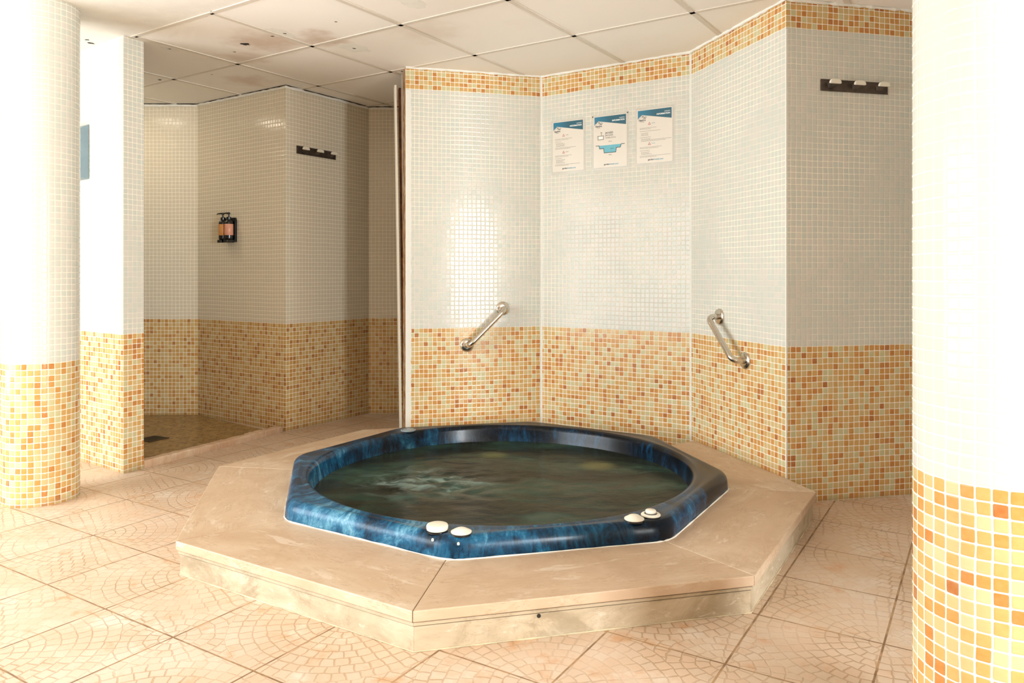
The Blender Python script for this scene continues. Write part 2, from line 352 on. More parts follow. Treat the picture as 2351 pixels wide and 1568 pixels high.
# ------------------------------------------------------------------ floor
FY = math.radians(-32.1); fu = Vector((math.cos(FY), math.sin(FY))); fv = Vector((-math.sin(FY), math.cos(FY)))
FO = Vector((-1.494, 2.437)); FP = .332
def floor_mat():
    t = NT('stamped_floor_tiles'); uv = t.uv()                       # uv counts floor tiles
    x, y, _ = t.xyz(uv)
    wob = t.vmath('SCALE', t.vmath('SUBTRACT', t.noise(uv, 8, 2, .5, col=True), (.5, .5, .5)), sc=.05)
    fx = t.math('FRACT', x); fy = t.math('FRACT', y)
    ex = t.math('MINIMUM', fx, t.math('SUBTRACT', 1.0, fx)); ey = t.math('MINIMUM', fy, t.math('SUBTRACT', 1.0, fy))
    joint = t.math('MAXIMUM', t.step(ex, .011, .006), t.step(ey, .010, .005))
    wx, wy, _ = t.xyz(t.vmath('ADD', uv, wob))
    def arcs(ox, oy, seed):
        px = t.math('SUBTRACT', t.math('MODULO', t.math('ADD', wx, 40+ox), 2.0), 1.0); py = t.math('SUBTRACT', t.math('MODULO', t.math('ADD', wy, 40+oy), 2.0), 1.0)
        r = t.math('SQRT', t.math('ADD', t.math('MULTIPLY', px, px), t.math('MULTIPLY', py, py)))
        k = t.math('DIVIDE', r, .1111); ring = t.math('FLOOR', k); fr = t.math('ABSOLUTE', t.math('SUBTRACT', t.math('FRACT', k), .5))
        ang = t.math('DIVIDE', t.math('ARCTAN2', py, px), 2*PI)
        num = t.math('MULTIPLY', t.math('ADD', ring, 1.0), 6.0)
        a2 = t.math('ADD', t.math('MULTIPLY', ang, num), t.math('MULTIPLY', ring, .37)); fa = t.math('ABSOLUTE', t.math('SUBTRACT', t.math('FRACT', a2), .5))
        wa = t.math('DIVIDE', .045, t.math('MAXIMUM', t.math('MULTIPLY', r, t.math('DIVIDE', 2*PI, num)), .03))  # joint width as share of a stone
        l1 = t.step(fr, .41, .47)
        dd = t.math('DIVIDE', t.math('SUBTRACT', .5, fa), t.math('MULTIPLY', wa, .25))
        l2 = t.step(dd, 1.0, .35)
        return r, t.math('MAXIMUM', l1, l2), t.comb(ring, t.math('FLOOR', a2), seed)
    r1, g1, c1 = arcs(0, 0, 1.0); r2, g2, c2 = arcs(1, 1, 5.0)
    sel = t.math('GREATER_THAN', r1, 1.0)
    g = t.mixf(sel, g1, g2)
    cm = t.n('ShaderNodeMix', data_type='VECTOR'); t.put(cm.inputs[0], sel); t.put(cm.inputs[4], c1); t.put(cm.inputs[5], c2)
    wn = t.n('ShaderNodeTexWhiteNoise', noise_dimensions='3D'); t.put(wn.inputs[0], cm.outputs[1])
    tn = t.n('ShaderNodeTexWhiteNoise', noise_dimensions='2D'); t.put(tn.inputs[0], t.comb(t.math('FLOOR', x), t.math('FLOOR', y)))
    big = t.noise(uv, .7, 4, .6); med = t.noise(uv, 3.2, 5, .65); fine = t.noise(uv, 40, 3, .6)
    col = t.ramp(big, [(.3, lin('#ccb297')), (.5, lin('#d8c1a9')), (.7, lin('#e2d1bf'))])
    col = t.mix(t.math('MULTIPLY', wn.outputs[0], .28), col, lin('#d8a880'))
    col = t.mix(t.math('MULTIPLY', tn.outputs[0], .18), col, lin('#efdcc6'))
    stain = t.step(med, .55, .72); col = t.mix(t.math('MULTIPLY', stain, .6), col, lin('#cf945e'))
    wh = t.step(t.noise(t.vmath('ADD', uv, (9, 4, 0)), 1.6, 5, .65), .55, .7); col = t.mix(t.math('MULTIPLY', wh, .5), col, lin('#eee4d6'))
    vis = t.step(t.noise(t.vmath('ADD', uv, (3, 8, 0)), 1.1, 3, .6), .33, .62)
    gg = t.math('MULTIPLY', g, t.mixf(vis, .12, .8))
    col = t.mix(t.math('MULTIPLY', gg, .62), col, lin('#a07848'))
    col = t.mix(t.math('MULTIPLY', joint, .9), col, t.mix(t.step(med, .4, .6), lin('#7a5632'), lin('#b58f64')))
    spk = t.step(t.noise(uv, 26, 2, .5), .78, .8); col = t.mix(spk, col, lin('#fbf6ee'))
    h = t.math('SUBTRACT', t.math('MULTIPLY', fine, .25), t.math('ADD', t.math('MULTIPLY', gg, .8), t.math('MULTIPLY', joint, 1.2)))
    return t.set(Base_Color=col, Roughness=t.mixf(med, .32, .55), Normal=t.bump(h, .5, .0025))
M['floor'] = floor_mat()
def guv(p, O, u, v, sx, sy): d = Vector((p[0], p[1]))-O; return (d.dot(u)/sx, d.dot(v)/sy)
fp = [(-4.6, -3.62), (4.92, -3.62), (4.92, 5.6), (-4.6, 5.6)]
fV = [(x, y, 0) for x, y in fp]+[(x, y, -.1) for x, y in fp]
fF = [[0, 1, 2, 3], [4, 7, 6, 5], [0, 4, 5, 1], [1, 5, 6, 2], [2, 6, 7, 3], [3, 7, 4, 0]]
struct(mesh('floor', fV, fF, M['floor'], uv=[[guv(fV[i], FO, fu, fv, FP, FP) for i in f] for f in fF]))
# ------------------------------------------------------------------ ceiling: square panels in a grid, plain plaster at the window side
CYW = -.581; cu = Vector((math.cos(CYW), math.sin(CYW))); cv = Vector((-math.sin(CYW), math.cos(CYW)))
CO = Vector((-2.398, 4.132)); CPX, CPY = .613, .6
def cpt(b, a): return CO+cu*(b*CPX)+cv*(a*CPY)
def ceil_mat():
    t = NT('ceiling_panels'); uv = t.uv(); x, y, _ = t.xyz(uv)
    wn = t.n('ShaderNodeTexWhiteNoise', noise_dimensions='2D'); t.put(wn.inputs[0], t.comb(t.math('FLOOR', x), t.math('FLOOR', y)))
    n1 = t.noise(uv, 1.1, 4, .6); n2 = t.noise(uv, 5, 4, .6)
    col = t.mix(t.math('MULTIPLY', wn.outputs[0], .6), lin('#fbf6ee'), lin('#f6eee3'))
    col = t.mix(t.math('MULTIPLY', t.step(n1, .52, .8), .2), col, lin('#dfcbb2'))
    for (sx, sy, r, amt) in ((1.75, .72, .42, .5), (2.2, .93, .3, .5), (1.2, .9, .3, .35), (3.05, 1.25, .4, .18), (.55, 1.5, .35, .35)):
        dist = t.vmath('DISTANCE', t.vmath('ADD', uv, t.vmath('SCALE', t.vmath('SUBTRACT', t.noise(uv, 4, 3, .6, col=True), (.5, .5, .5)), sc=.5)), (sx, sy, 0))
        col = t.mix(t.math('MULTIPLY', t.step(dist, r, .02), amt), col, lin('#b58a60'))
    return t.set(Base_Color=col, Roughness=.75, Normal=t.bump(t.noise(uv, 60, 3), .08, .002))
M['ceil'] = ceil_mat(); M['grid'] = flat('ceiling_grid_metal', '#ded4c6', .5)
def clip(poly, n, d):                                    # keep n.p <= d
    out = []
    for i, p in enumerate(poly):
        q = poly[(i+1) % len(poly)]; a = n.dot(p)-d; b = n.dot(q)-d
        if a <= 0: out.append(p)
        if a*b < 0: s = a/(a-b); out.append(p+(q-p)*s)
    return out
room = [Vector(p) for p in fp]
pan = clip(room, -cv, -cv.dot(CO)); pla = clip(room, cv, cv.dot(CO))
b = MB(); b.prism(pan, H, H+.08, 0); b.prism(pla, H, H+.08, 1)
ceil = struct(mesh('ceiling', b.V, b.F, [M['ceil'], M['plaster']], mi=b.M, uv=[[guv(b.V[i], CO, cu, cv, CPX, CPY) for i in f] for f in b.F]))
g = MB(); wb = .012
def bar(p, q):
    e = (q-p).normalized(); n = Vector((-e.y, e.x))*wb
    poly = [p-n, q-n, q+n, p+n]
    for (nn, dd) in ((Vector((-1, 0)), 4.59), (Vector((1, 0)), 4.79), (Vector((0, -1)), 3.5), (Vector((0, 1)), 5.5)):
        poly = clip(poly, nn, dd) if poly else poly
    if len(poly) > 2: g.prism(poly, H-.0035, H+.001)
for a in range(0, 8): bar(cpt(-9, a), cpt(13, a))
for bb in range(-8, 13): bar(cpt(bb, 0), cpt(bb, 8))
g.build('ceiling_grid', M['grid'], ceil)
# holes and flakes in the panels
def blob(bm, cx, cy, r, z, el=1.0, rot=0, n=14, jag=.35):
    k = len(bm.V); bm.V.append((cx, cy, z))
    for i in range(n):
        a = 2*PI*i/n; rr = r*(1+random.uniform(-jag, jag)); x = math.cos(a)*rr*el; y = math.sin(a)*rr
        bm.V.append((cx+x*math.cos(rot)-y*math.sin(rot), cy+x*math.sin(rot)+y*math.cos(rot), z))
    for i in range(n): bm.F.append([k, k+1+i, k+1+(i+1) % n]); bm.M.append(0)
def at_ceil(px, py): Y = F*(H-CAMZ)/(HY-py); return Vector(((px-CX)/F*Y, Y))
hb = MB()
for px, py, r in ((562, 101, .022), (625, 83, .007), (654, 77, .007), (538, 119, .006), (813, 111, .007), (771, 50, .006), (389, 112, .006), (367, 183, .009), (487, 26, .008), (487, 171, .005), (923, 164, .007), (210, 99, .012), (200, 91, .008)):
    p = at_ceil(px, py); blob(hb, p.x, p.y, r, H-.0007, 1.3, random.random())
hb.build('broken_hole', M['darkgap'], ceil)
hb = MB()
for px, py, r in ((640, 76, .05), (812, 110, .06), (948, 8, .05), (390, 113, .03)):
    p = at_ceil(px, py); blob(hb, p.x, p.y, r, H-.0004, 1.6, 1, 20, .2)
hb.build('filler_patch', M['filler'], ceil)
# filler beads where the walls meet the ceiling
def bead(name, pts, r, mat, dz=0.0, inset=.004):
    out = []; q = offset_line(pts, -inset)
    for i in range(len(q)-1):
        L = (q[i+1]-q[i]).length; n = max(2, int(L/.03))
        for j in range(n): out.append(q[i]+(q[i+1]-q[i])*(j/n))
    out.append(q[-1]); b = MB()
    b.tube([(p.x, p.y, H-dz+random.uniform(-.002, .002)) for p in out], [r*random.uniform(.6, 1.25) for p in out], 8)
    return struct(b.build(name, mat))
bead('trim_1', [A930, B1243, C1586, D1805, ER], .008, M['filler'], .004)
bead('trim_2', [RL, R453, R655, R846, (1.25, 5.41)], .009, M['filler'], .014)
bead('trim_3', [RL, R453, R655, R846, (1.25, 5.41)], .0035, M['darkgap'], .001, .002)
# ------------------------------------------------------------------ round columns
def column(name, cx, cy, r, band, label, seed, rot):
    n = 96; V = []; Fc = []; UV = []
    per = 2*PI*r; per = round(per/PITCH)*PITCH
    for i in range(n):
        a = rot+2*PI*i/n
        V += [(cx+r*math.cos(a), cy+r*math.sin(a), 0), (cx+r*math.cos(a), cy+r*math.sin(a), H)]
    for i in range(n):
        j = (i+1) % n; Fc.append([2*i, 2*j, 2*j+1, 2*i+1]); u0, u1 = per*i/n, per*(i+1)/n
        UV.append([(u0, 0), (u1, 0), (u1, H), (u0, H)])
    o = mesh(name, V, Fc, mosaic('mosaic_'+name+str(seed), band, None, seed=seed), uv=UV, smooth=True)
    return tag(o, label, 'column')
column('round_column', -2.100, 3.38, .1517, .613, 'slim round column of orange and white mosaic, far side of the room, left edge', 21, 0)
column('round_column', .94, 1.46, .15, .62, 'nearest round column of white and orange mosaic, large along the right edge', 33, .4)
# ------------------------------------------------------------------ door jamb left standing beside the broken wall end
eb = Vector(A930)-Vector(B1243); eb.normalize(); nb = Vector((eb.y, -eb.x))
nb = Vector((-.256, .967))
jm = MB()
p0 = at_wall(921, 980, (-5, 4.50), (5, 4.50)); p1 = at_wall(908, 195, (-5, 4.50), (5, 4.50))
def slant(bm, p0, p1, w, d, m=0):
    n = len(bm.V)
    for p in (p0, p1):
        bm.V += [(p.x-w/2, p.y, p.z), (p.x+w/2, p.y, p.z), (p.x+w/2-.2*d, p.y+d, p.z), (p.x-w/2-.2*d, p.y+d, p.z)]
    bm.F += [[n+i for i in f] for f in ((0, 1, 5, 4), (1, 2, 6, 5), (2, 3, 7, 6), (3, 0, 4, 7), (4, 5, 6, 7), (3, 2, 1, 0))]; bm.M += [m]*6
p0.z = 0.001
slant(jm, p0, p1, .012, .10, 0)
struct(jm.build('trim_4', M['white']))
M['rust'] = flat('rusty_frame', '#7c4a26', .8, var=.5, bumps=.6); M['metal'] = flat('grey_frame_metal', '#b9b1a3', .5, var=.1)
jm = MB(); q0 = Vector((p0.x+.017, 4.53, .001)); q1 = Vector((p1.x+.022, 4.53, p1.z-.01)); slant(jm, q0, q1, .014, .05, 0)
struct(jm.build('trim_5', M['rust']))
jm = MB(); q0 = Vector((p0.x+.027, 4.52, .001)); q1 = Vector((p1.x+.038, 4.52, H-.002)); slant(jm, q0, q1, .016, .012, 0)
struct(jm.build('trim_6', M['metal']))
# ------------------------------------------------------------------ hot tub surround
OC = Vector((-.057, 3.277)); TH0 = math.radians(13.5); DR = 1.307; DZ = .115
dv = [OC+Vector((math.cos(a), math.sin(a)))*DR for a in (math.radians(-99+45*i) for i in range(8))]
M['marb'] = marble('cream_marble_slab', '#bf9f80', '#ccb092', '#d9c5ab', '#96683e', .38, (1.1, 3.4, 3))
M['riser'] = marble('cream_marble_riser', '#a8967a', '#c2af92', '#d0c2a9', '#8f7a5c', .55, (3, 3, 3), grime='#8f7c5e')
planes = []
for a, b_ in ((A930, B1243), (B1243, C1586), (C1586, D1805)):
    e = (Vector(b_)-Vector(a)).normalized(); n = Vector((-e.y, e.x)); planes.append((n, n.dot(Vector(a))-.002))
def tub_outline(ap, r, per=9):
    """octagon of apothem ap with corners rounded by r"""
    out = []; R = (ap-r)/math.cos(PI/8)
    for i in range(8):
        a = math.radians(-99+45*i); c = Vector((math.cos(a), math.sin(a)))*R
        for j in range(per): t_ = a-PI/8+PI/4*j/(per-1); out.append(c+Vector((math.cos(t_), math.sin(t_)))*r)
        nx = Vector((math.cos(a+PI/4), math.sin(a+PI/4)))*R; t_ = a+PI/8
        s0 = c+Vector((math.cos(t_), math.sin(t_)))*r; s1 = nx+Vector((math.cos(t_), math.sin(t_)))*r
        for j in range(1, 12): out.append(s0+(s1-s0)*(j/12))
    return out
OUT = tub_outline(.884, .14)
def angof(p): return math.atan2(p.y, p.x)
surround = thing('tub_surround', (OC.x, OC.y, 0), 0, 'low octagonal step of cream marble slabs around the blue hot tub', 'platform')
def slab(i):
    A = dv[i]; B = dv[(i+1) % 8]; a0 = math.radians(-99+45*i); poly = [A, B]
    ins = []
    for p in tub_outline(.868, .15):
        d = (angof(p)-a0) % (2*PI)
        if .0005 < d < PI/4-.0005: ins.append((d, OC+p))
    ins.sort(key=lambda q: -q[0])
    def corner(a):
        best = min(tub_outline(.868, .15, 65), key=lambda p: abs(((angof(p)-a+PI) % (2*PI))-PI)); return OC+Vector((math.cos(a), math.sin(a)))*best.length
    poly += [corner(a0+PI/4)]+[q[1] for q in ins]+[corner(a0)]
    cen = (A+B)/2; e = (B-A).normalized(); nn = Vector((-e.y, e.x))
    g_ = .0009                                            # hairline joints at the mitres
    for k_, (V_, s) in enumerate(((A, 1), (B, -1))):
        m = (V_-OC).normalized(); n = Vector((-m.y, m.x)); n = -n if n.dot(cen-OC) > 0 else n
        poly = clip(poly, n, n.dot(OC)-g_)
    if i in (2, 3, 4, 5, 6):
        for n, d in (planes if i != 5 else planes[1:]):
            if i == 5: continue
            poly = clip(poly, n, d)
            if len(poly) < 3: return None
    if i == 5:                                            # this slab meets the free end of the tiled wall
        n, d = planes[0]; e1 = Vector(A930)
        poly2 = clip(poly, n, d); poly = poly2
    if len(poly) < 3: return None
    k_ = len(poly); V = [(p.x-OC.x, p.y-OC.y, DZ-.031) for p in poly]+[(p.x-OC.x, p.y-OC.y, DZ) for p in poly]
    Fc = [list(range(k_))[::-1], list(range(k_, 2*k_))]+[[j, (j+1) % k_, k_+(j+1) % k_, k_+j] for j in range(k_)]
    UV = []
    for f in Fc:
        r = []
        for v in f:
            q = Vector((V[v][0]+OC.x, V[v][1]+OC.y))-A; r.append((q.dot(e)+i*3.7, q.dot(nn)+V[v][2]+i))
        UV.append(r)
    o = mesh('coping_slab', V, Fc, M['marb'], surround, uv=UV, bevel=.003)
    bm = bmesh.new(); bm.from_mesh(o.data); bmesh.ops.recalc_face_normals(bm, faces=bm.faces); bm.to_mesh(o.data); bm.free(); return o
for i in (0, 1, 2, 4, 5, 6, 7): slab(i)
def riser(i):
    A = dv[i]; B = dv[(i+1) % 8]
    for nm, ins, z0, z1, th in (('riser_panel', .013, 0.0, .0675, .02), ('riser_lip', .008, .0708, .0800, .03)):
        s = (DR-ins/math.cos(PI/8))/DR; s2 = (DR-(ins+th)/math.cos(PI/8))/DR
        poly = [OC+(A-OC)*s, OC+(B-OC)*s, OC+(B-OC)*s2, OC+(A-OC)*s2]
        if i in (2, 5):
            for n, d in (planes if i == 2 else planes[:1]): poly = clip(poly, n, d)
        if len(poly) < 3: continue
        e = (B-A).normalized(); k_ = len(poly)
        V = [(p.x-OC.x, p.y-OC.y, z0) for p in poly]+[(p.x-OC.x, p.y-OC.y, z1) for p in poly]
        Fc = [list(range(k_))[::-1], list(range(k_, 2*k_))]+[[j, (j+1) % k_, k_+(j+1) % k_, k_+j] for j in range(k_)]
        UV = [[((Vector((V[v][0], V[v][1]))+OC-A).dot(e)+i*2.3, V[v][2]*3+i) for v in f] for f in Fc]
        mesh(nm, V, Fc, M['riser'], surround, uv=UV, bevel=.0015)
for i in (0, 1, 2, 5, 6, 7): riser(i)
# drain hole plug in the front riser and grout along the floor
b = MB(); q = at_wall(1237, 1414, dv[0]+Vector((.0033, .0136)), dv[1]+Vector((.0033, .0136)))
b.lathe([(.0, 0), (.006, .0005), (.0055, .002), (0.001, .002)], q.x-OC.x, q.y-OC.y+.001, q.z, 12, 'y'); b.build('drain_hole', M['darkgap'], surround)
b = MB(); pts = []
for i in (6, 7, 0, 1):
    A = dv[i]; B = dv[(i+1) % 8]; s = (DR-.012/math.cos(PI/8))/DR
    n = 34
    for j in range(n): pts.append(OC+(A+(B-A)*(j/n)-OC)*s)
b.tube([(p.x-OC.x, p.y-OC.y, .002) for p in pts], [random.uniform(.0008, .0028) for p in pts], 6); b.build('floor_grout', M['grout'], surround)
# ------------------------------------------------------------------ hot tub shell
def tub_mat():
    t = NT('marbled_blue_acrylic'); o = t.obj(); x, y, z = t.xyz(o)
    rr = t.math('SQRT', t.math('ADD', t.math('MULTIPLY', x, x), t.math('MULTIPLY', y, y))); ang = t.math('ARCTAN2', y, x)
    # the colour was poured over the edge: streaks run down across the rim
    pr = t.math('SUBTRACT', t.math('MULTIPLY', z, 1.6), rr)                     # runs across the rim and down its faces
    wr = t.vmath('SCALE', t.vmath('SUBTRACT', t.noise(o, 3.0, 3, .5, col=True), (.5, .5, .5)), sc=1.0)
    sv = t.vmath('ADD', t.comb(t.math('MULTIPLY', ang, 5.0), t.math('MULTIPLY', pr, 3.0), 0.0), wr)
    fv_ = t.vmath('ADD', t.comb(t.math('MULTIPLY', ang, 26.0), t.math('MULTIPLY', pr, 4.5), 0.0), t.vmath('SCALE', wr, sc=5.0))
    n1 = t.noise(sv, 1.0, 5, .6, .8); n3 = t.noise(fv_, 1.0, 6, .72, 1.2); n4 = t.noise(o, 34, 5, .75, 1.5)
    v = t.math('ADD', t.math('MULTIPLY', n1, .52), t.math('ADD', t.math('MULTIPLY', n3, .34), t.math('MULTIPLY', n4, .14)))
    v = t.math('ADD', v, t.math('ADD', t.math('SUBTRACT', t.math('MULTIPLY', x, -.075), .034), t.math('MULTIPLY', y, -.08)))  # back and right darkened: wall reflections painted into the acrylic colour
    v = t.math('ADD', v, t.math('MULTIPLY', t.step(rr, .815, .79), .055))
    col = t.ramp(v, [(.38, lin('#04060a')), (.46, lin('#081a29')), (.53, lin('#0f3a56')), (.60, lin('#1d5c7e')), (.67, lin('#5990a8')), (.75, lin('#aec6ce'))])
    return t.set(Base_Color=col, Roughness=.27, Specular_IOR_Level=.24, Coat_Weight=.06, Coat_Roughness=.09, Normal=t.bump(t.noise(o, 90, 3), .03, .001))
M['tub'] = tub_mat()
tub = thing('hot_tub', (OC.x+.014, OC.y, DZ), 0, 'octagonal hot tub with marbled dark blue acrylic shell and round basin', 'hot tub')
RIM = .068; Rin = .797; WZ = .10
def ring(fn): return [fn(p) for p in OUT]
def shr(p, d): return p*(1-d/p.length)
rings = []
rings.append([(*shr(p, .004), .0) for p in OUT]); rings.append([(*p, .006) for p in OUT]); rings.append([(*shr(p, .002), .030) for p in OUT])
for k_ in range(1, 7):
    a = PI/2*k_/6; rings.append([(*shr(p, .002+.034*(1-math.cos(a))), .030+(RIM-.030)*math.sin(a)) for p in OUT])
def mid(p, f):
    r0 = p.length-.036; r1 = Rin+.026; r1 = min(r1, r0-.001); return p*((r0+(r1-r0)*f)/p.length)
for f in (.33, .66, 1.0): rings.append([(*mid(p, f), RIM-.003*math.sin(PI*f)) for p in OUT])
def inner(p):
    a = angof(p); return Rin+.006*math.sin(4*a+.8)
for k_ in range(1, 7):
    a = PI/2*k_/6; rings.append([(*(p*((min(Rin+.026, p.length-.037)-(min(Rin+.026, p.length-.037)-inner(p))*math.sin(a))/p.length)), RIM-.030*(1-math.cos(a))) for p in OUT])
for dr, z in ((.006, .01), (.012, -.03), (.03, -.07), (.08, -.095), (.4, -.10)): rings.append([(*(p*((inner(p)-dr)/p.length)), z) for p in OUT])
V = [v for r in rings for v in r]; n = len(OUT); Fc = []
for j in range(len(rings)-1):
    for i in range(n): Fc.append([j*n+i, j*n+(i+1) % n, (j+1)*n+(i+1) % n, (j+1)*n+i])
Fc.append([(len(rings)-1)*n+i for i in range(n)])
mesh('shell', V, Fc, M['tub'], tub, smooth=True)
b = MB(); pts = [shr(p, -.0015) for p in OUT]; pts.append(pts[0])
b.tube([(p.x, p.y, .0015) for p in pts], [.0025*random.uniform(.5, 1.5) for p in pts], 6); b.build('sealant_bead', M['filler'], tub)
def control(px, py, prof, parts=(), label=None):
    q = at_floor(px, py, DZ+RIM); lx, ly = q.x-OC.x-.014, q.y-OC.y
    b = MB(); b.lathe([(.0345, -.002), (.0345, .003), (.030, .0035)], lx, ly, RIM-.002, 32)
    ba = smooth_obj(b.build('control_base', M['black'], tub))
    b = MB(); b.lathe(prof, lx, ly, RIM, 40); c_ = smooth_obj(b.build('control_cap', M['white'], ba), 50)
    if label: c_['label'] = label
    for mt, pr in parts:
        b = MB(); b.lathe(pr, lx, ly, RIM, 40); smooth_obj(b.build('button' if mt == 'white' else 'button_collar', M[mt], ba), 50)
control(1004, 1217, [(.0335, .003), (.0345, .006), (.035, .014), (.033, .0185), (.029, .020), (0.001, .0195)], label='large raised cream dial')
control(1059, 1223, [(.0325, .002), (.033, .005), (.026, .009), (.017, .0135), (.013, .015), (.001, .0152)])
control(1456, 1193, [(.0325, .002), (.033, .005), (.026, .009), (.017, .0145), (.013, .016), (.001, .0162)])
control(1494, 1184, [(.0325, .002), (.033, .005), (.030, .008), (.021, .0085), (.001, .0085)],
        [('black', [(.022, .008), (.021, .010), (.001, .010)]), ('white', [(.0165, .010), (.018, .013), (.018, .018), (.0155, .0205), (.001, .021)])], label='cream control with raised round button')
for px, py in ((983, 1241), (1042, 1250)):
    q = at_floor(px, py, DZ+.050); b = MB(); b.lathe([(.004, -.004), (.004, .002), (.002, .004), (.0005, .0042)], q.x-OC.x, q.y-OC.y, .053, 12); smooth_obj(b.build('screw_cap', M['white'], tub))
M['clear'] = flat('clear_grey_plastic', '#8f9a9e', .15)
q = at_floor(931, 988, DZ+RIM); b = MB(); b.tube([(q.x-OC.x+.036*math.cos(a*PI/12), q.y-OC.y+.036*math.sin(a*PI/12), RIM+.001) for a in range(25)], .004, 8)
b.lathe([(.03, -.001), (.03, .004), (.02, .008), (.001, .008)], q.x-OC.x, q.y-OC.y, RIM, 24); smooth_obj(b.build('air_valve', M['clear'], tub))
# ------------------------------------------------------------------ water
def water_mat():
    t = NT('murky_green_water'); o = t.obj(); x, y, z = t.xyz(o)
    sv = t.vmath('MULTIPLY', o, (1.0, 2.6, 1)); wv = t.vmath('ADD', sv, t.vmath('SCALE', t.vmath('SUBTRACT', t.noise(o, 2.5, 3, .5, col=True), (.5, .5, .5)), sc=.9))
    n1 = t.noise(wv, 1.5, 4, .55); n2 = t.noise(wv, 5, 5, .6); n3 = t.noise(wv, 2.3, 3, .5)
    col = t.ramp(n1, [(.3, lin('#1b1c16')), (.45, lin('#2a3028')), (.56, lin('#324539')), (.68, lin('#415649')), (.8, lin('#3c4032'))])
    col = t.mix(t.math('MULTIPLY', t.step(n3, .5, .7), .45), col, lin('#38362c'))
    dist = t.vmath('DISTANCE', t.vmath('MULTIPLY', o, (1, 1.3, 0)), (-.30, -.02, 0))
    foam = t.math('MULTIPLY', t.step(dist, .42, .02), t.step(n2, .42, .72)); col = t.mix(t.math('MULTIPLY', foam, .95), col, lin('#93aca4'))
    d2 = t.vmath('DISTANCE', o, (.44, .28, 0)); col = t.mix(t.math('MULTIPLY', t.step(d2, .12, .02), .5), col, lin('#8f8a52'))  # yellow glow below the surface, painted into the water colour
    d3 = t.vmath('DISTANCE', o, (-.05, .47, 0)); col = t.mix(t.math('MULTIPLY', t.step(d3, .10, .02), .3), col, lin('#8f8a52'))  # second, fainter glow spot in the water colour
    b1 = t.bump(t.noise(wv, 7, 4, .55), .25, .012); b2 = t.bump(t.noise(wv, 26, 4, .6), .22, .003, b1)
    return t.set(Base_Color=col, Roughness=t.mixf(foam, .2, .4), IOR=1.33, Specular_IOR_Level=.1, Normal=b2)
V = [(0, 0, 0)]; Fc = []; nr, na = 60, 160
for j in range(1, nr+1):
    for i in range(na):
        a = 2*PI*i/na; r = (Rin+.006*math.sin(4*a+.8)-.010)*j/nr; x, y = r*math.cos(a), r*math.sin(a)
        k_ = math.exp(-((x+.32)**2+(y+.0)**2)/.06)
        fall = min(1, (nr-j)/6)
        z = (noise.noise(Vector((x*5, y*7, 1.3)))*.003+noise.noise(Vector((x*13, y*16, 4)))*(.0015+.012*k_))*fall
        V.append((x, y, z))
for i in range(na): Fc.append([0, 1+i, 1+(i+1) % na])
for j in range(nr-1):
    for i in range(na): a, c_ = 1+j*na+i, 1+j*na+(i+1) % na; Fc.append([a, a+na, c_+na, c_])
wt = mesh('pool_water', V, Fc, water_mat(), smooth=True); wt.location = (OC.x+.014, OC.y, WZ)
tag(wt, 'murky green swirling water filling the round basin of the hot tub', 'water')
# ------------------------------------------------------------------ added round lamp, out of view, to brighten the shower cubicle
lamp = thing('added_shower_light', (-2.62, 4.78, H), 0, 'added round fill lamp over the shower cubicle, unseen behind the tiled partition', 'added light')
b = MB(); b.lathe([(.11, -.02), (.12, -.018), (.12, 0), (.11, 0)], n=32); b.build('added_lamp_base', M['white'], lamp)
t = NT('added_lamp_diffuser'); t.set(Base_Color=(1, .95, .85), Emission_Color=(1, .86, .68, 1), Emission_Strength=30.0)
b = MB(); b.lathe([(.02, -.045), (.07, -.04), (.10, -.03), (.105, -.0205), (.1, -.0204)], n=32); smooth_obj(b.build('diffuser', t.m, lamp), 80)
# ------------------------------------------------------------------ shower: mosaic tray, marble kerb, drain
kA = Vector(PF)+Vector((.004, -.002)); kB = Vector(R655)+Vector((-.006, -.010))
e = (kB-kA).normalized(); nk = Vector((-e.y, e.x))
M['marbd'] = marble('worn_marble_kerb', '#c79f7e', '#d9b99a', '#e3cbb0', '#8d5f3c', .5, (14, 2, 2), False)
kerb = thing('shower_kerb', (kA.x, kA.y, 0), math.atan2(e.y, e.x), 'worn marble kerb across the front of the shower cubicle', 'kerb')
L = (kB-kA).length; cuts = [0, L*.72, L]
for i in range(2):
    b = MB(); x0, x1 = cuts[i]+.001, cuts[i+1]-.001; n = 24; nb_ = len(b.V); sh = .0 if i == 0 else .012
    for j in range(n+1):
        x = x0+(x1-x0)*j/n; w = lambda: random.uniform(-.0018, .0018)
        b.V += [(x, .002+sh, 0), (x, 0+w()+sh, .030+w()), (x, .006+w()+sh, .037+w()), (x, .046+w()+sh, .038+w()), (x, .052+sh, .0)]
    for j in range(n):
        for q_ in range(4): a = 5*j+q_; b.F.append([a, a+5, a+6, a+1]); b.M.append(0)
        b.F.append([5*j+4, 5*j, 5*j+5, 5*j+9]); b.M.append(0)
    b.F += [[0, 1, 2, 3, 4], [5*n+4-q_ for q_ in range(5)]]; b.M += [0, 0]
    b.build('kerb_stone', M['marbd'], kerb)
trp = [kA+nk*.058, kB+nk*.03+e*-.01, Vector(R655)+Vector((-.012, .014)), Vector(R453)+Vector((.0, -.006)), Vector((-4.47, 5.29)), Vector((-4.47, 5.29)), ]
trp = [kA+nk*.066+e*.02, kB+nk*.070-e*.05, Vector(R453)+Vector((.0, -.008)), Vector((-3.74, 5.285))]
b = MB(); b.prism(trp, 0.0005, .012)
tm = mosaic('brown_mosaic_tray', 0.0, None, seed=15, brown=True, dirt=0)
tray = mesh('shower_tray', b.V, b.F, tm, uv=[[guv(b.V[i], Vector(PF), e, nk, 1, 1) for i in f] for f in b.F])
tag(tray, 'wet brown mosaic shower tray behind the marble kerb', 'shower tray')
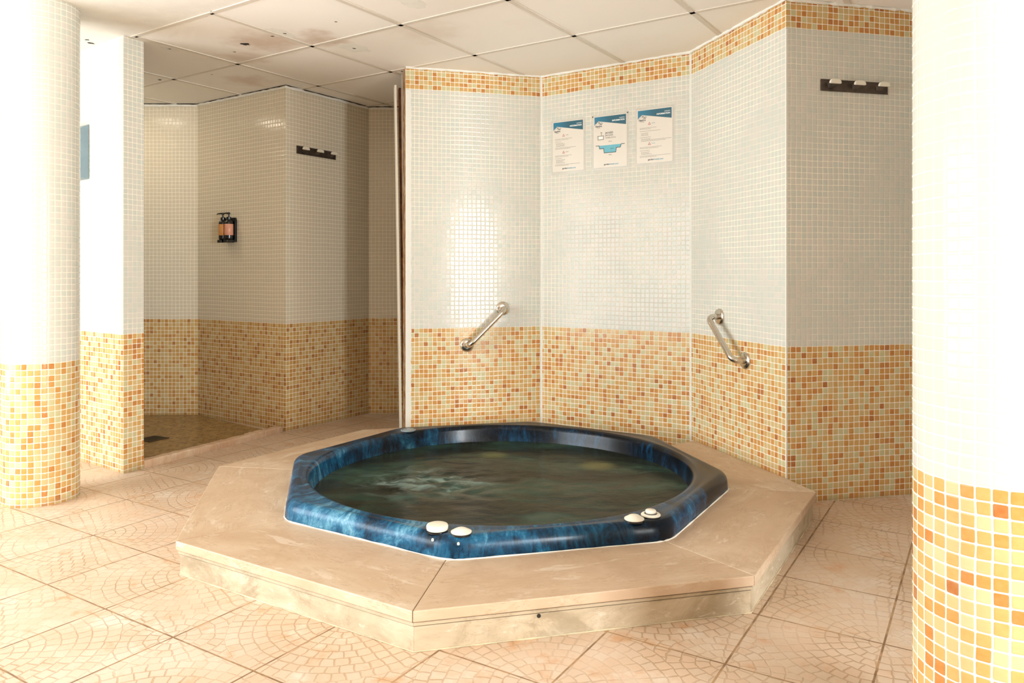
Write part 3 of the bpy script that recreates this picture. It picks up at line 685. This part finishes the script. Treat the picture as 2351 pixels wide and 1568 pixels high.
dq = at_floor(350, 1008, .012); drain = thing('floor_drain', (dq.x, dq.y, .012), math.atan2(e.y, e.x), 'square dark metal grate set in the shower tray', 'drain')
M['grate'] = flat('dark_grate', '#4a4238', .4, .7); b = MB(); s_ = .065
for (x0, x1, y0, y1) in ((-s_, s_, -s_, -s_+.01), (-s_, s_, s_-.01, s_), (-s_, -s_+.01, -s_+.01, s_-.01), (s_-.01, s_, -s_+.01, s_-.01)): b.box(x0, x1, y0, y1, 0, .004)
b.build('grate_frame', M['grate'], drain)
b = MB()
for i in range(9): x = -s_+.0155+i*.0122; b.box(x, x+.006, -s_+.01, s_-.01, .0012, .0034)
b.build('grate_bars', M['grate'], drain); b = MB(); b.box(-s_+.01, s_-.01, -s_+.01, s_-.01, .0002, .001); b.build('drain_pit', M['darkgap'], drain)
# ------------------------------------------------------------------ grab bars
def grab_bar(A, B, pa, pb, label):
    a = at_wall(*pa, A, B); b_ = at_wall(*pb, A, B); rz = wall_rot(A, B); c_ = (a+b_)/2
    t_ = thing('grab_bar', c_, rz, label, 'grab bar')
    ex = Vector((math.cos(rz), math.sin(rz), 0)); la = Vector(((a-c_).dot(ex), 0, a.z-c_.z)); lb = -la
    proj = .070; r = .0145; d = (lb-la).normalized(); pts = []
    pts.append(la+Vector((0, -.004, 0))); pts.append(la+Vector((0, -(proj-.035), 0)))
    for k_ in range(1, 8): f = PI/2*k_/8; pts.append(la+Vector((0, -(proj-.035)-.035*math.sin(f), 0))+d*.035*(1-math.cos(f)))
    pts.append(la+d*.035+Vector((0, -proj, 0)))
    for k_ in range(1, 10): pts.append(la+d*(.035+((lb-la).length-.07)*k_/10)+Vector((0, -proj, 0)))
    pts.append(lb-d*.035+Vector((0, -proj, 0)))
    for k_ in range(7, 0, -1): f = PI/2*k_/8; pts.append(lb+Vector((0, -(proj-.035)-.035*math.sin(f), 0))-d*.035*(1-math.cos(f)))
    pts.append(lb+Vector((0, -(proj-.035), 0))); pts.append(lb+Vector((0, -.004, 0)))
    m = MB(); m.tube(pts, r, 20); smooth_obj(m.build('rail', M['steel'], t_))
    for q in (la, lb):
        m = MB(); m.lathe([(.040, -.001), (.041, .004), (.038, .009), (.024, .0115), (.0165, .013)], q.x, -.0, q.z, 36, 'y'); smooth_obj(m.build('wall_flange', M['steel'], t_), 50)
grab_bar(A930, B1243, (1072, 792), (1154, 708), 'chrome grab bar sloping up to the right, on the wall left of the posters')
grab_bar(C1586, D1805, (1653, 727), (1712, 828), 'chrome grab bar sloping down to the right, nearest the outer corner')
# ------------------------------------------------------------------ coat racks
M['plate'] = flat('tarnished_brown_metal', '#5b5046', .38, .6, var=.35, bumps=.15)
def coat_rack(A, B, pl, pr, label, group=None):
    a = at_wall(*pl, A, B); b_ = at_wall(*pr, A, B); c_ = (a+b_)/2; L = (Vector((b_.x, b_.y))-Vector((a.x, a.y))).length
    t_ = thing('coat_rack', c_, wall_rot(A, B), label, 'coat rack')
    m = MB(); m.plate([(-L/2, -.025), (L/2, -.025), (L/2, .025), (-L/2, .025)], -.004, 0); bp = m.build('backplate', M['plate'], t_, bevel=.001)
    m = MB()
    for x, z, s1, s2 in ((0, .0225, L, .003), (0, -.0255, L, .003)): m.box(-L/2, L/2, -.006, -.004, z, z+.003)
    m.build('plate_edge', M['plate'], bp)
    for f in (-.36, 0, .36):
        m = MB(); x = f*L; n0 = len(m.V)
        m.V += [(x-.016, -.004, .010), (x+.016, -.004, .010), (x+.010, -.004, -.016), (x-.010, -.004, -.016),
                (x-.012, -.034, .014), (x+.012, -.034, .014), (x+.012, -.036, .002), (x-.012, -.036, .002)]
        m.F += [[0, 3, 2, 1], [4, 5, 6, 7], [0, 1, 5, 4], [1, 2, 6, 5], [2, 3, 7, 6], [3, 0, 4, 7]]; m.M += [0]*6
        hk = m.build('hook', M['plate'], t_, bevel=.001)
        m = MB(); w, h = .028, .020; poly = [(x-w, -.0), (x+w, -.0)]
        for k_ in range(1, 12): g_ = PI*k_/12; poly.append((x+w*abs(math.cos(g_))**.55*(1 if math.cos(g_) >= 0 else -1), h*math.sin(g_)**.8))
        m.plate(poly, -.046, -.034); kn = m.build('hook_cap', M['white'], hk, bevel=.003)
    return t_
coat_rack(R655, R846, (680, 346), (770, 356), 'three-hook coat rack high on the shower wall, beside the passage')
coat_rack(D1805, E2093, (1883, 196), (2037, 204), 'three-hook coat rack on the shaded wall beside the nearest column')
# ------------------------------------------------------------------ soap bottles on their wall bracket
sq = at_wall(533, 527, R453, R655); srz = wall_rot(R453, R655)
br = thing('bottle_bracket', sq, srz, 'black wall bracket holding the two pump bottles in the shower', 'bracket')
m = MB(); m.plate([(-.055, -.085), (.055, -.085), (.055, .06), (.048, .078), (-.048, .078), (-.055, .06)], -.018, 0); m.build('backplate', M['black'], br, bevel=.003)
for x in (-.032, .032):
    m = MB(); m.plate([(x-.022, -.090), (x+.022, -.090), (x+.022, -.070), (x-.022, -.070)], -.078, -.018); m.build('bottle_cup', M['black'], br, bevel=.004)
M['amber'] = flat('orange_label', '#c98a4a', .35); M['pink'] = flat('salmon_label', '#d99a80', .35); M['ink'] = flat('dark_ink', '#3b2a26', .6); M['ink2'] = flat('label_ink', '#8c4636', .6)
def pump_bottle(dx, mat, label, ink):
    ex = Vector((math.cos(srz), math.sin(srz), 0)); ny = Vector((math.sin(srz), -math.cos(srz), 0))
    t_ = thing('pump_bottle', sq+ex*dx+ny*.048+Vector((0, 0, -.069)), srz, label, 'bottle', None)
    m = MB(); m.lathe([(.024, 0), (.0275, .004), (.028, .010), (.028, .110), (.026, .120), (.014, .128), (.013, .134)], 0, 0, 0, 32); smooth_obj(m.build('bottle_body', M['black'], t_), 50)
    m = MB(); m.lathe([(.0283, .028), (.0284, .0281), (.0284, .1019), (.0283, .102)], 0, 0, 0, 40); lb = smooth_obj(m.build('label_band', mat, t_), 50)
    m = MB()
    for z, w in ((.092, .9), (.087, .7), (.080, .5), (.076, .5)):
        nn = 6
        for k_ in range(nn):
            g0 = -PI/2-.75+w*k_/nn; g1 = -PI/2-.75+w*(k_+.75)/nn; b0 = len(m.V)
            for gg in (g0, g1): m.V += [(.0287*math.cos(gg), .0287*math.sin(gg), z), (.0287*math.cos(gg), .0287*math.sin(gg), z+.0022)]
            m.F.append([b0, b0+2, b0+3, b0+1]); m.M.append(0)
    m.build('label_print', ink, lb)
    m = MB(); m.lathe([(.015, .130), (.0155, .132), (.0155, .148), (.012, .150), (.005, .152), (.005, .166), (.009, .168), (.009, .178), (.007, .180)], 0, 0, 0, 24)
    m.tube([(0, 0, .174), (-.012, -.012, .174), (-.024, -.024, .172), (-.027, -.027, .166)], [.0055, .005, .004, .003], 10); smooth_obj(m.build('pump_head', M['black'], t_), 50)
    return t_
pump_bottle(-.032, M['amber'], 'black pump bottle with orange label, left of the pair in the shower', M['ink2'])
pump_bottle(.032, M['pink'], 'black pump bottle with salmon pink label, right of the pair in the shower', M['ink2'])
# ------------------------------------------------------------------ grey wall box behind the far column
M['boxm'] = flat('blue_grey_plastic', '#7c9099', .4, var=.05)
lq = at_wall(205, 348, (LFT.x, LFT.y), PN); lrz = wall_rot((LFT.x, LFT.y), PN)
t_ = thing('wall_cabinet', lq, lrz, 'small blue-grey plastic cabinet with slanted edges on the white tiled partition', 'cabinet')
m = MB(); w, h0, h1, d = .22, -.145, .145, .085
base = [(-w, h0), (0, h0), (0, h1), (-w, h1)]; top = [(-w+.03, h0+.0), (-.012, h0+.008), (-.012, h1-.05), (-w+.03, h1-.05)]
m.V += [(x, 0, z) for x, z in base]+[(x, -.05, z) for x, z in ((-w, h0), (-.0, h0+.004), (-.0, h1-.03), (-w, h1-.03))]+[(x, -d, z) for x, z in ((-w+.02, h0+.01), (-.02, h0+.012), (-.02, h1-.012), (-w+.02, h1-.012))]
for a in (0, 4):
    for i in range(4): j = (i+1) % 4; m.F.append([a+i, a+j, a+4+j, a+4+i]); m.M.append(0)
m.F += [[3, 2, 1, 0], [8, 9, 10, 11]]; m.M += [0, 0]
m.build('casing', M['boxm'], t_, bevel=.004)
m = MB()
for i in range(9): m.box(-w+.035, -.035, -d-.002, -d, h0+.04+i*.025, h0+.05+i*.025)
m.build('grille', flat('grille_grey', '#6d7f88', .4), t_)
# ------------------------------------------------------------------ information posters
M['paper'] = flat('poster_paper', '#ded5c6', .35, coat=.5); M['teal'] = None
t = NT('teal_print'); o = t.obj(); x, y, z = t.xyz(o)
M['teal'] = t.set(Base_Color=t.mix(t.step(x, -.10, .02), lin('#1c7896'), lin('#14586a')), Roughness=.3)
M['pool'] = flat('pool_blue_print', '#5fb0bf', .3); M['ink'] = flat('black_print', '#1e2628', .4); M['grey'] = flat('grey_print', '#7d7468', .5)
M['red'] = flat('red_print', '#c4605a', .5); M['wprint'] = flat('white_print', '#f4f4ee', .4); M['cyan'] = flat('cyan_print', '#3fa3bd', .4)
t = NT('laminate'); o = t.obj(); t.set(Base_Color=lin('#e9e4d8'), Roughness=.2, Alpha=.5, Coat_Weight=1.0, Normal=t.bump(t.noise(o, 14, 3, .5), .35, .003)); M['lam'] = t.m
def text(body, size, x, z, y, mat, parent, name, align='LEFT', bold=0):
    cu_ = bpy.data.curves.new('txt', 'FONT'); cu_.body = body; cu_.size = size; cu_.align_x = align; cu_.offset = bold
    o = bpy.data.objects.new('txt', cu_); COL.objects.link(o); dg = bpy.context.evaluated_depsgraph_get()
    me = bpy.data.meshes.new_from_object(o.evaluated_get(dg)); bpy.data.objects.remove(o)
    for v in me.vertices: v.co = Vector((v.co.x+x, y, v.co.y+z))
    me.name = name; me.materials.clear(); me.materials.append(mat)
    q = bpy.data.objects.new(name, me); COL.objects.link(q); q.parent = parent; return q
def poster(px, py, kind, label):
    A, B = B1243, C1586; c_ = at_wall(px, py, A, B); rz = wall_rot(A, B)
    t_ = thing('information_poster', c_, rz, label, 'poster', 'safety posters above the hot tub')
    pw, ph = .210, .297
    m = MB(); m.V += [(-pw/2-.011, -.0011, -ph/2-.016), (pw/2+.011, -.0011, -ph/2-.016), (pw/2+.011, -.0011, ph/2+.011), (-pw/2-.011, -.0011, ph/2+.011)]; m.F.append([0, 1, 2, 3]); m.M.append(0); sl = m.build('laminate_sleeve', M['lam'], t_)
    m = MB(); m.box(-pw/2, pw/2, -.0020, -.0012, -ph/2, ph/2); pa = m.build('paper', M['paper'], t_)
    Y = -.0024
    def shape(name, poly, mat, y=Y, par=pa):
        m = MB(); n0 = len(m.V); m.V += [(x, y, z) for x, z in poly]; m.F.append(list(range(len(poly)))); m.M.append(0); return m.build(name, mat, par)
    T = ph/2; Lx = -pw/2+.006; Rx = pw/2-.006
    shape('header_band', [(Lx, T-.004), (Lx, T-.052), (Lx+.021, T-.028), (Rx, T-.062), (Rx, T-.004)], M['teal'])
    text('GARDEN', .0085, Rx-.008, T-.024, Y-.0004, M['wprint'], pa, 'header_text', 'RIGHT'); text('INFORMATION', .0115, Rx-.008, T-.037, Y-.0004, M['wprint'], pa, 'header_text', 'RIGHT', .0004)
    m = MB()                                              # wave mark of the logo
    for k_, (dx, dz, s) in enumerate(((0, 0, 1), (.012, -.003, .8))):
        pts = [(Lx+.012+dx+s*.036*u, T-.040+dz+s*(.010*math.sin(u*7.2-.4)*(1-u*.3))) for u in [i/14 for i in range(15)]]
        for (xa, za), (xb, zb) in zip(pts, pts[1:]):
            n0 = len(m.V); m.V += [(xa, Y-.0004-.0001*k_, za-.0012), (xb, Y-.0004-.0001*k_, zb-.0012), (xb, Y-.0004-.0001*k_, zb+.0016), (xa, Y-.0004-.0001*k_, za+.0016)]; m.F.append([n0, n0+1, n0+2, n0+3]); m.M.append(0)
    m.build('logo_mark', M['ink'], pa)
    text('Garden', .0135, Lx+.006, T-.062, Y-.0004, M['ink'], pa, 'logo_text', bold=.0004); text('HOTELS', .006, Lx+.016, T-.069, Y-.0004, M['grey'], pa, 'logo_text')
    text('garden', .0125, -.004, -T+.014, Y-.0004, M['ink'], pa, 'address_text', 'RIGHT', .0002); text('hotels.com', .0125, -.003, -T+.014, Y-.0004, M['cyan'], pa, 'address_text', 'LEFT', .0001)
    def lines(rows):
        m = MB()
        for (x0, x1, z) in rows:
            x = x0
            while x < x1:
                w = random.uniform(.004, .013); e_ = min(x+w, x1); n0 = len(m.V)
                m.V += [(x, Y, z), (e_, Y, z), (e_, Y, z+.0017), (x, Y, z+.0017)]; m.F.append([n0, n0+1, n0+2, n0+3]); m.M.append(0); x = e_+.0016
        m.build('small_print', M['grey'], pa)
    def warn(z, x=-.030):
        tri = [(x-.009, z), (x+.009, z), (x, z+.016)]; m = MB()
        for s, mt, yy in ((1, 0, 0), (.55, 1, .0002)):
            cx_, cz = x, z+.0058; n0 = len(m.V)
            for a, b_ in tri: m.V.append((cx_+(a-cx_)*s, Y-yy, cz+(b_-cz)*s))
            m.F.append([n0, n0+1, n0+2]); m.M.append(mt)
        w_ = m.build('warning_triangle', [M['red'], M['paper']], pa); text('!', .008, x, z+.0022, Y-.0004, M['ink'], pa, 'warning_mark', 'CENTER')
        text('AVISO', .0075, x+.013, z+.005, Y, M['cyan'] if kind == 3 else M['grey'], pa, 'warning_text')
    a = Lx+.012
    if kind == 1:
        warn(T-.090); lines([(a, a+.115, T-.104), (a, a+.09, T-.110), (a, a+.04, T-.121), (a+.006, a+.055, T-.130), (a+.006, a+.068, T-.136), (a+.006, a+.062, T-.142), (a+.006, a+.066, T-.148), (a, a+.138, T-.157), (a, a+.10, T-.163)])
        warn(T-.190); lines([(a, a+.112, T-.203), (a, a+.09, T-.209), (a, a+.045, T-.219), (a+.006, a+.068, T-.228), (a+.006, a+.06, T-.234), (a+.006, a+.05, T-.240), (a+.006, a+.066, T-.246), (a, a+.165, T-.256), (a, a+.09, T-.262)])
    elif kind == 3:
        warn(T-.086); lines([(a, a+.10, T-.103), (a, a+.065, T-.109), (a, a+.12, T-.121), (a+.008, a+.05, T-.132), (a+.008, a+.05, T-.138), (a+.008, a+.05, T-.144), (a, a+.065, T-.155), (a+.008, a+.062, T-.164), (a+.008, a+.185, T-.170), (a+.008, a+.15, T-.176)])
        warn(T-.198); lines([(a, a+.13, T-.210), (a, a+.11, T-.216), (a, a+.06, T-.228), (a+.008, a+.06, T-.237), (a+.008, a+.055, T-.243), (a+.008, a+.07, T-.249), (a, a+.18, T-.258), (a, a+.10, T-.264)])
    else:
        text('JACUZZI', .0125, -.030, T-.104, Y, M['ink'], pa, 'title_text', 'LEFT', .0003); text('JACUZZI', .0125, -.030, T-.118, Y, M['ink'], pa, 'title_text', 'LEFT', .0001); text('WHIRLPOOL', .0115, -.030, T-.132, Y, M['grey'], pa, 'title_text')
        m = MB()
        for (x0, x1, z0, z1) in ((-.078, -.040, -.137, -.134), (-.078, -.075, -.134, -.116), (-.043, -.040, -.134, -.116), (-.080, -.038, -.116, -.113), (-.056, -.053, -.113, -.100), (-.060, -.050, -.098, -.094)): m.box(x0, x1, Y-.0002, Y, T+z0, T+z1)
        m.build('tub_pictogram', M['grey'], pa); m = MB(); m.box(-.072, -.046, Y-.0002, Y, T-.131, T-.119); m.build('pictogram_water', M['wprint'], pa)
        text('3,50 m', .008, 0, T-.152, Y, M['ink'], pa, 'size_text', 'CENTER')
        O = [(-.070, -.170), (-.066, -.188), (-.040, -.188), (-.037, -.213), (.036, -.213), (.039, -.188), (.064, -.188), (.070, -.170)]
        shape('basin_section', [(x, T+z) for x, z in O], M['pool'])
        ln = [(-.090, -.170)]+O+[(.090, -.170)]; m = MB()
        for (xa, za), (xb, zb) in zip(ln, ln[1:]):
            d_ = Vector((xb-xa, zb-za)).normalized(); n_ = Vector((-d_.y, d_.x))*.0016; d_ *= .0012; n0 = len(m.V)
            m.V += [(xa-d_.x-n_.x, Y-.0003, T+za-d_.y-n_.y), (xb+d_.x-n_.x, Y-.0003, T+zb+d_.y-n_.y), (xb+d_.x+n_.x, Y-.0003, T+zb+d_.y+n_.y), (xa-d_.x+n_.x, Y-.0003, T+za-d_.y+n_.y)]; m.F.append([n0, n0+1, n0+2, n0+3]); m.M.append(0)
        m.build('section_outline', M['ink'], pa); text('0,90 m', .0085, .002, T-.194, Y-.0003, M['ink'], pa, 'size_text'); text('1,80 m', .008, 0, T-.228, Y, M['ink'], pa, 'size_text', 'CENTER')
    return t_
poster(1304.5, 335, 1, 'leftmost laminated poster on the tub wall, with two small warning triangles'); poster(1401, 324, 2, 'middle laminated poster showing a blue cross-section of a basin'); poster(1503, 311, 3, 'rightmost laminated poster, with crumpled shiny laminate low down')
m = MB(); q = at_wall(1441, 258, B1243, C1586)
for px, py in ((1441, 258), (1361, 269)):
    q = at_wall(px, py, B1243, C1586); t_ = thing('wall_screw', q, wall_rot(B1243, C1586), 'tiny dark screw in the tiles above the %s of the middle poster' % ('right corner' if px > 1400 else 'left corner'), 'screw')
    m = MB(); m.lathe([(.0035, 0), (.0035, .002), (.001, .003)], 0, 0, 0, 10, 'y'); m.build('screw_head', M['darkgap'], t_)
